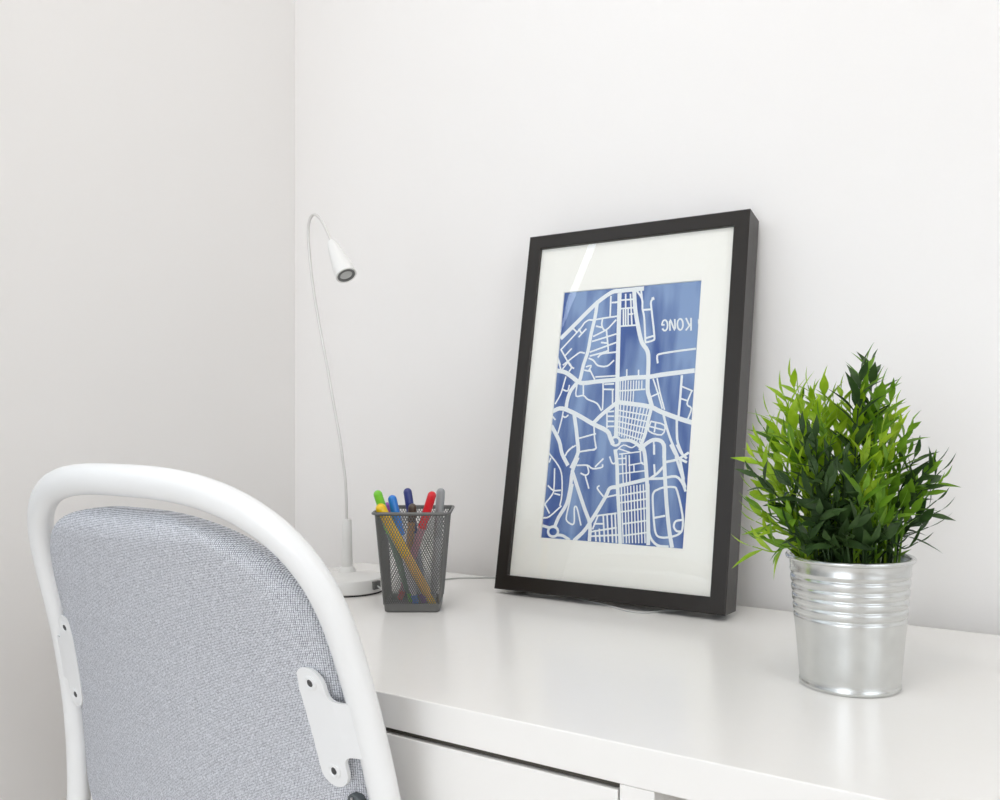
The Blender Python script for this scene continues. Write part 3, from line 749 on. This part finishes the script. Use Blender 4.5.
pen('felt_pen', (0.20, 0.62, 0.03), (-0.0026, 0.0001, 0.0062), (-0.0376, -0.0234, 0.1273), 0.048, 'bright green capped felt pen at the left corner of the mesh cup', body=(0.16, 0.28, 0.19))
pen('felt_pen', (0.95, 0.60, 0.005), (0.0221, -0.0201, 0.0062), (-0.0347, -0.0312, 0.1138), 0.062, 'yellow felt pen lying diagonally against the front of the mesh cup', body=(0.88, 0.50, 0.07), rr=0.0056)
pen('felt_pen', (0.30, 0.08, 0.42), (0.0117, -0.0083, 0.0062), (-0.0318, 0.0051, 0.1120), 0.045, 'purple felt pen between the yellow and the light blue pen')
pen('felt_pen', (0.01, 0.20, 0.66), (0.0034, -0.0167, 0.0062), (-0.0233, -0.0132, 0.1217), 0.044, 'light blue capped felt pen in the mesh cup')
pen('felt_pen', (0.03, 0.045, 0.22), (0.0082, 0.0227, 0.0062), (-0.0104, 0.0230, 0.1264), 0.05, 'navy blue capped felt pen at the back of the mesh cup', body=(0.35, 0.35, 0.42))
pen('felt_pen', (0.085, 0.055, 0.035), (-0.0115, 0.0230, 0.0062), (-0.0025, 0.0069, 0.1108), 0.02, 'dark brown capped felt pen in the middle of the mesh cup', body=(0.50, 0.28, 0.10))
pen('felt_pen', (0.78, 0.01, 0.02), (-0.0171, 0.0124, 0.0062), (0.0203, -0.0030, 0.1246), 0.042, 'red capped felt pen leaning left in the mesh cup', body=(0.50, 0.22, 0.28))
pen('felt_pen', (0.33, 0.34, 0.34), (0.0203, -0.0025, 0.0062), (0.0275, 0.0174, 0.1268), 0.055, 'grey capped felt pen at the right of the mesh cup', body=(0.45, 0.45, 0.46))

# ------------------------------------------------------------------ gooseneck lamp
lw = mat('lamp_white', (0.86, 0.85, 0.82), rough=0.35)
lneck = mat('lamp_neck_metal', (0.74, 0.72, 0.69), rough=0.35, metal=0.3)
lgrey = mat('lamp_grey', (0.16, 0.16, 0.155), rough=0.5)
rubber = mat('dark_rubber', (0.03, 0.03, 0.03), rough=0.7)
LZ = 1.0743
lp = RV * ((347 - 500) / FPX * LZ) + DV * LZ
lamp = thing('desk_lamp', 'slim white gooseneck lamp standing in the corner of the desk', 'lamp', (lp.x, lp.y, DZ))
def LP(x, y, dep=0.0):
    Z = LZ + dep
    t = RV * ((x - 500) / FPX * Z) + DV * Z
    return Vector((t.x - lp.x, t.y - lp.y, HC - (y - CY) / FPX * Z))
bm = bmesh.new()
lathe(bm, [(0, 0.0018), (0.0427, 0.0018), (0.0442, 0.0030), (0.0437, 0.0140), (0.0415, 0.0170), (0.030, 0.0190), (0.014, 0.0208), (0.0115, 0.0228), (0, 0.0228)], 64)
obj('lamp_base', bm, lw, lamp)
bm = bmesh.new()
lathe(bm, [(0, 0), (0.0422, 0), (0.0422, 0.0019), (0, 0.0019)], 64)
obj('base_pad', bm, rubber, lamp)
bm = bmesh.new()
lathe(bm, [(0, 0.0222), (0.0105, 0.0222), (0.0098, 0.0262), (0.0068, 0.029), (0.0062, 0.056), (0.0054, 0.0825), (0.0045, 0.0845), (0, 0.0845)], 32)
obj('post', bm, lw, lamp)
neck = [(346.5, 520, 0), (346.3, 500, 0), (345.3, 480, 0), (343, 462, 0), (340, 440, 0), (336.5, 420, 0), (332.5, 398, 0), (327, 366, 0), (319.5, 326, 0), (313.5, 290, -.003), (309.8, 258, -.006), (308.2, 235, -.01),
        (309.3, 221, -.015), (313.5, 214.5, -.02), (319, 217.5, -.026), (324.5, 226, -.032), (329.5, 237, -.038), (333, 246, -.042)]
bm = bmesh.new()
tube(bm, spline([LP(*p) for p in neck], 6), 0.0017, 10)
obj('gooseneck', bm, lneck, lamp)
h0 = LP(331.5, 242, -.040); h1 = LP(346.3, 275.5, -.062)
ax = (h1 - h0); hl = ax.length
MH = Matrix.Translation(h0) @ ax.to_track_quat('Z', 'Y').to_matrix().to_4x4()
bm = bmesh.new()
lathe(bm, [(0, 0), (0.0045, 0), (0.0062, 0.004), (0.0085, hl * 0.35), (0.0118, hl * 0.8), (0.0120, hl), (0.0102, hl), (0.0100, hl - 0.003), (0, hl - 0.003)], 40, M=MH)
hd_ = obj('lamp_head', bm, lw, lamp)
bm = bmesh.new()
lathe(bm, [(0.0072, hl - 0.0025), (0.0100, hl - 0.0025), (0.0100, hl + 0.0003), (0.0072, hl + 0.0003)], 40, M=MH, close=True)
obj('lens_ring', bm, lgrey, hd_, label='grey ring around the lens')
bm = bmesh.new()
lathe(bm, [(0, hl - 0.001), (0.0072, hl - 0.001), (0.0072, hl - 0.0028), (0, hl - 0.0028)], 32, M=MH)
obj('lens', bm, mat('lens_plastic', (0.6, 0.6, 0.58), rough=0.3), hd_)
# grey cord outlet on the base and the cord along the wall, behind and under the frame
aim = (RV * 0.85 - DV * 0.52).normalized()
bm = bmesh.new()
MO = Matrix.Translation(aim * 0.0412) @ Matrix.Rotation(math.atan2(aim.y, aim.x), 4, 'Z')
bx(bm, -0.002, 0.005, -0.006, 0.006, 0.006, 0.0155, M=MO)
obj('cord_outlet', bm, lgrey, lamp, bevel=0.001)
def W(x, y, z=0.0010): return Vector((x - lp.x, y - lp.y, z))
st = aim * 0.0458
def DP(x_, y_):
    dd_ = DV + RV * ((x_ - 500) / FPX); k = FPX * (HC - 0.0010) / (y_ - CY)
    return W(dd_.x * k, dd_.y * k)
cord = [st + Vector((0, 0, 0.010)), st + aim * 0.012 + Vector((0, 0, 0.005)), DP(405, 592), DP(428, 583), DP(452, 578.5), DP(478, 577.8), DP(500, 578.5), DP(540, 588), DP(585, 600), DP(612, 606.5), DP(628, 611), DP(645, 612.5), DP(662, 611), DP(690, 609), DP(705, 606)]
bm = bmesh.new()
tube(bm, spline(cord, 8), 0.0010, 8)
obj('lamp_cord', bm, mat('cord_grey', (0.55, 0.55, 0.53), rough=0.4), lamp, label='thin pale cord running behind the frame')

# ------------------------------------------------------------------ swivel chair
tube_m = mat('chair_white_steel', (0.93, 0.93, 0.92), rough=0.28, coat=0.2)
plate_m = mat('bracket_white', (0.88, 0.88, 0.875), rough=0.35)
screw_m = mat('screw_steel', (0.5, 0.5, 0.5), rough=0.3, metal=0.8)
fab = bpy.data.materials.new('grey_woven_fabric')
fab.use_nodes = True
_n = fab.node_tree
_b = _n.nodes['Principled BSDF']
_b.inputs['Roughness'].default_value = 0.95
_b.inputs['Specular IOR Level'].default_value = 0.15
_b.inputs['Sheen Weight'].default_value = 0.0
_b.inputs['Sheen Roughness'].default_value = 0.4
_tc = _n.nodes.new('ShaderNodeTexCoord')
ws = []
for ax_, rot in (('X', 0), ('Z', 0)):
    w_ = _n.nodes.new('ShaderNodeTexWave')
    w_.wave_type = 'BANDS'; w_.bands_direction = ax_
    w_.inputs['Scale'].default_value = 230
    w_.inputs['Distortion'].default_value = 0.6
    w_.inputs['Detail'].default_value = 1
    _n.links.new(_tc.outputs['Object'], w_.inputs['Vector'])
    ws.append(w_)
mx = _n.nodes.new('ShaderNodeMath'); mx.operation = 'MULTIPLY'
_n.links.new(ws[0].outputs['Fac'], mx.inputs[0]); _n.links.new(ws[1].outputs['Fac'], mx.inputs[1])
ns = _n.nodes.new('ShaderNodeTexNoise'); ns.inputs['Scale'].default_value = 700; ns.inputs['Detail'].default_value = 1
_n.links.new(_tc.outputs['Object'], ns.inputs['Vector'])
ad = _n.nodes.new('ShaderNodeMath'); ad.operation = 'ADD'
_n.links.new(mx.outputs[0], ad.inputs[0]); _n.links.new(ns.outputs['Fac'], ad.inputs[1])
rp_ = _n.nodes.new('ShaderNodeValToRGB')
rp_.color_ramp.elements[0].position = 0.38; rp_.color_ramp.elements[1].position = 1.05 if False else 1.0
rp_.color_ramp.elements[0].color = (0.25, 0.26, 0.29, 1); rp_.color_ramp.elements[1].color = (0.84, 0.85, 0.89, 1)
_n.links.new(ad.outputs[0], rp_.inputs['Fac']); _n.links.new(rp_.outputs['Color'], _b.inputs['Base Color'])
bp = _n.nodes.new('ShaderNodeBump'); bp.inputs['Strength'].default_value = 0.35; bp.inputs['Distance'].default_value = 0.001
_n.links.new(mx.outputs[0], bp.inputs['Height']); _n.links.new(bp.outputs['Normal'], _b.inputs['Normal'])

CXY = RV * (-0.2713 * 0.89) + DV * (0.8132 * 0.89)
chair = thing('swivel_chair', 'white framed swivel chair with light grey fabric backrest at the desk', 'chair', (CXY.x, CXY.y, 0), -0.0143)
chair.scale = (0.89, 0.89, 0.89)
ZT = (DZ - 0.0648) / 0.89          # v = 0 level
HA, NN, HH, LE, QQ, TAPR = 0.1859, 2.987, 0.1297, 0.148, 0.6022, -0.5574
# local: x across, y towards the desk (front of the sitter), z up; w = rearward offset
def wv(v): return LE * v + QQ * v * v
def BP(u_, v_, off=0.0):
    w_ = 0.0103 * (1 - (u_ / HA) ** 2) - 0.0103 + wv(v_) + off
    return Vector((u_, -w_, ZT + v_))
def side(v): return HA * (1 + TAPR * (v - 0.25))
pts = []
vl = [-0.10 + (0.25 - HH + 0.10) * i / 10 for i in range(10)]
for v_ in vl: pts.append(BP(HA * (1 + TAPR * (v_ - 0.25)), v_))
for i in range(65):
    t = pi * i / 64
    c_, s_ = math.cos(t), math.sin(t)
    u_ = HA * math.copysign(abs(c_) ** (2 / NN), c_); v_ = 0.25 - HH + HH * abs(s_) ** (2 / NN)
    pts.append(BP(u_ * (1 + TAPR * (v_ - 0.25)), v_))
for v_ in vl[::-1]: pts.append(BP(-HA * (1 + TAPR * (v_ - 0.25)), v_))
# resample evenly
def resample(P, n):
    d = [0]
    for a, b in zip(P, P[1:]): d.append(d[-1] + (b - a).length)
    out = []; j = 0
    for i in range(n):
        t = d[-1] * i / (n - 1)
        while j < len(P) - 2 and d[j + 1] < t: j += 1
        out.append(P[j].lerp(P[j + 1], (t - d[j]) / max(1e-9, d[j + 1] - d[j])))
    return out
pts = resample(pts, 90)
e0 = pts[0]; e1 = pts[-1]
low = lambda s, e: [Vector((s * 0.17, 0.20, 0.452)), Vector((s * 0.175, 0.12, 0.452)), Vector((s * 0.19, 0.055, 0.458)), Vector((s * 0.208, 0.022, 0.485)), Vector((s * 0.219, 0.011, 0.540))]
full = low(1, e0) + pts + low(-1, e1)[::-1]
full = [Vector(p) for p in full]
full = resample(spline(full, 4), 150)
for _ in range(2):
    full = [full[0]] + [(full[i - 1] + full[i] * 2 + full[i + 1]) / 4 for i in range(1, len(full) - 1)] + [full[-1]]
bm = bmesh.new()
tube(bm, full, 0.0138, 24, flat=0.76, up=(0, 1, 0.3))
obj('back_frame', bm, tube_m, chair, angle=80, label='glossy white bent steel tube')

# backrest cushion
def pad_half(v):      # half width of the cushion at height v
    top = 0.226
    vb = -0.118
    w0 = side(v) - 0.0120
    if v > 0.10:
        t = min(1, (v - 0.10) / (top - 0.10))
        w0 *= (1 - t ** 3.3) ** (1 / 2.3)
    if v < -0.045:
        t = min(1, (-0.045 - v) / (-0.045 - vb))
        w0 *= (1 - t ** 2.6) ** (1 / 2.6)
    return max(0, w0)
bm = bmesh.new()
NU, NV = 40, 60
VT, VB = 0.2258, -0.1178
grid = {}
for side_ in (0, 1):
    for j in range(NV + 1):
        tt = 0.5 - 0.5 * math.cos(pi * j / NV)
        v_ = VB + (VT - VB) * tt
        hw = pad_half(v_)
        for i in range(NU + 1):
            s_ = math.sin(pi / 2 * (-1 + 2 * i / NU))
            u_ = hw * s_
            # distance to the border, as a fraction, gives the rounded edge
            eu = hw * (1 - abs(s_)); ev = min(VT - v_, v_ - VB)
            e = min(1, max(0, min(eu, ev * 1.1)) / 0.030)
            rnd_e = math.sqrt(max(0, 1 - (1 - e) ** 2))
            crown = (1 - (u_ / 0.195) ** 2)
            if side_ == 0: off = -0.008 + 0.014 * rnd_e + 0.018 * crown * rnd_e
            else: off = -0.008 - 0.012 * rnd_e + 0.006 * crown * rnd_e
            if (i in (0, NU) or j in (0, NV)) and side_ == 1: grid[(1, i, j)] = grid[(0, i, j)]
            else: grid[(side_, i, j)] = bm.verts.new(BP(u_, v_, off))
for side_ in (0, 1):
    for j in range(NV):
        for i in range(NU):
            q = [grid[(side_, i, j)], grid[(side_, i + 1, j)], grid[(side_, i + 1, j + 1)], grid[(side_, i, j + 1)]]
            try: bm.faces.new(q)
            except ValueError: pass
bmesh.ops.remove_doubles(bm, verts=bm.verts, dist=1e-5)
obj('backrest', bm, fab, chair, angle=75, label='light grey woven backrest cushion')

# brackets: plate with two lobes screwed to the cushion and a tab to the tube
def rear(u_, v_): return 0.0055 + 0.018 * (1 - (u_ / 0.195) ** 2)
for s in (1, -1):
    UB = 0.1719
    outline = []
    R1 = 0.0128
    va, vb_ = 0.0973, 0.0266
    xo = side(0.062) - UB            # tab reach to the tube axis
    for i in range(11):              # upper lobe, outer side round to inner side
        a = math.radians(0 + 180 * i / 10)
        outline.append((R1 * math.cos(a), va + R1 * math.sin(a)))
    for i in range(11):
        a = math.radians(180 + 180 * i / 10)
        outline.append((R1 * math.cos(a), vb_ + R1 * math.sin(a)))
    # fillet out to the tab
    r2 = 0.007
    lo_t, hi_t = vb_ + 0.0135, va - 0.0135
    for i in range(5):
        a = math.radians(180 - 90 * i / 4)
        outline.append((R1 + r2 + r2 * math.cos(a), lo_t - r2 + r2 * math.sin(a)))
    outline += [(xo, lo_t), (xo, hi_t)]
    for i in range(5):
        a = math.radians(270 - 90 * i / 4)
        outline.append((R1 + r2 + r2 * math.cos(a), hi_t + r2 + r2 * math.sin(a)))
    bm = bmesh.new()
    tri = bmesh.new()
    vs = [tri.verts.new((x, y, 0)) for x, y in outline]
    tri.faces.new(vs)
    bmesh.ops.triangulate(tri, faces=tri.faces)
    bmesh.ops.subdivide_edges(tri, edges=[e for e in tri.edges], cuts=2, use_grid_fill=True)
    top = {}; bot = {}
    tri.verts.ensure_lookup_table()
    for v0 in tri.verts:
        x, y = v0.co.x, v0.co.y
        u_ = s * (UB + x - 0.13 * (y - 0.062))
        f = min(1, max(0, (x - 0.012) / max(1e-6, xo - 0.012)))
        off = rear(UB, y) * (1 - f) + 0.006 * f + 0.0008
        top[v0.index] = bm.verts.new(BP(u_, y, off + 0.0022))
        bot[v0.index] = bm.verts.new(BP(u_, y, off - 0.0012))
    tri.edges.ensure_lookup_table()
    for f in tri.faces:
        ids = [v0.index for v0 in f.verts]
        bm.faces.new([top[i] for i in ids]); bm.faces.new([bot[i] for i in ids][::-1])
    for e in tri.edges:
        if len(e.link_faces) == 1:
            a, b = e.verts[0].index, e.verts[1].index
            bm.faces.new((top[a], top[b], bot[b], bot[a]))
    tri.free()
    br = obj('bracket', bm, plate_m, chair, angle=50)
    for vv_ in (va, vb_):
        us = UB - 0.13 * (vv_ - 0.062)
        c0 = BP(s * us, vv_, rear(UB, vv_) + 0.0030)
        nrm = (BP(s * UB, vv_, 0.1) - BP(s * UB, vv_, 0)).normalized()
        sl = -(LE + 2 * QQ * vv_)
        nrm = Vector((0.1 * s, -1, sl * 1.0)).normalized()
        nrm = Vector((0, -1, -(LE + 2 * QQ * vv_))).normalized()
        MS = Matrix.Translation(c0) @ nrm.to_track_quat('Z', 'Y').to_matrix().to_4x4()
        bm = bmesh.new()
        lathe(bm, [(0.0066, -0.0006), (0.0062, 0.0005), (0.0050, 0.0010), (0.0036, 0.0008), (0.0030, 0.0002)], 28, M=MS)
        sc_ = obj('screw', bm, plate_m, br)
        bm = bmesh.new()
        lathe(bm, [(0, 0.0002), (0.0018, 0.0002), (0.0022, 0.0005), (0.0024, 0.0003), (0.0031, 0.0002)], 20, M=MS)
        lathe(bm, [(0, 0.0008), (0.0017, 0.0008), (0.0017, 0.0), (0, 0)], 6, M=MS)
        obj('screw_socket', bm, rubber if False else mat('socket_dark', (0.12, 0.12, 0.12), rough=0.4, metal=0.6), sc_)
# zip pull at the side seam below the right bracket
bm = bmesh.new()
outl = [(-0.0085, -0.02), (0.006, -0.02), (0.006, 0.0), (0.003, 0.010), (-0.002, 0.013), (-0.007, 0.010), (-0.0095, 0.002)]
vs_t = [bm.verts.new(BP(0.190 + x, -0.004 + y, 0.0085)) for x, y in outl]
vs_b = [bm.verts.new(BP(0.190 + x, -0.004 + y, 0.0)) for x, y in outl]
bm.faces.new(vs_t); bm.faces.new(vs_b[::-1])
for i in range(len(outl)):
    j = (i + 1) % len(outl)
    bm.faces.new((vs_t[i], vs_t[j], vs_b[j], vs_b[i]))
zf = obj('zip_flap', bm, mat('dark_grey_fabric', (0.10, 0.115, 0.12), rough=0.8), chair, bevel=0.0015)
bm = bmesh.new()
tube(bm, [BP(0.188, 0.006, 0.0100), BP(0.1895, -0.008, 0.0100)], 0.0009, 8)
obj('zip_pull', bm, screw_m, zf)

# seat, column and base (below the frame of the photograph)
bm = bmesh.new()
vsb = bx(bm, -0.20, 0.20, 0.05, 0.42, 0.462, 0.505)
seat = obj('seat', bm, fab, chair, bevel=0.018, seg=4)
bm = bmesh.new()
lathe(bm, [(0, 0.13), (0.025, 0.13), (0.025, 0.30), (0.016, 0.30), (0.016, 0.44), (0, 0.44)], 24, M=Matrix.Translation((0, 0.20, 0)))
obj('column', bm, tube_m, chair)
obj('seat_plate', box(-0.20, 0.20, 0.10, 0.30, 0.435, 0.461), tube_m, chair, bevel=0.004)
for k in range(5):
    a = 2 * pi * k / 5 + 0.3
    c, s = math.cos(a), math.sin(a)
    bm = bmesh.new()
    tube(bm, [(0.015 * c, 0.20 + 0.015 * s, 0.135), (0.14 * c, 0.20 + 0.14 * s, 0.11), (0.23 * c, 0.20 + 0.23 * s, 0.068)], [0.018, 0.015, 0.011], 10)
    obj('leg', bm, tube_m, chair)
    bm = bmesh.new()
    MC = Matrix.Translation((0.23 * c, 0.20 + 0.23 * s, 0.028)) @ Matrix.Rotation(a, 4, 'Z') @ Matrix.Rotation(pi / 2, 4, 'X')
    lathe(bm, [(0, -0.018), (0.024, -0.018), (0.028, -0.014), (0.028, 0.014), (0.024, 0.018), (0, 0.018)], 24, M=MC)
    bx(bm, 0.23 * c - 0.007, 0.23 * c + 0.007, 0.20 + 0.23 * s - 0.007, 0.20 + 0.23 * s + 0.007, 0.04, 0.07)
    obj('caster', bm, rubber, chair)
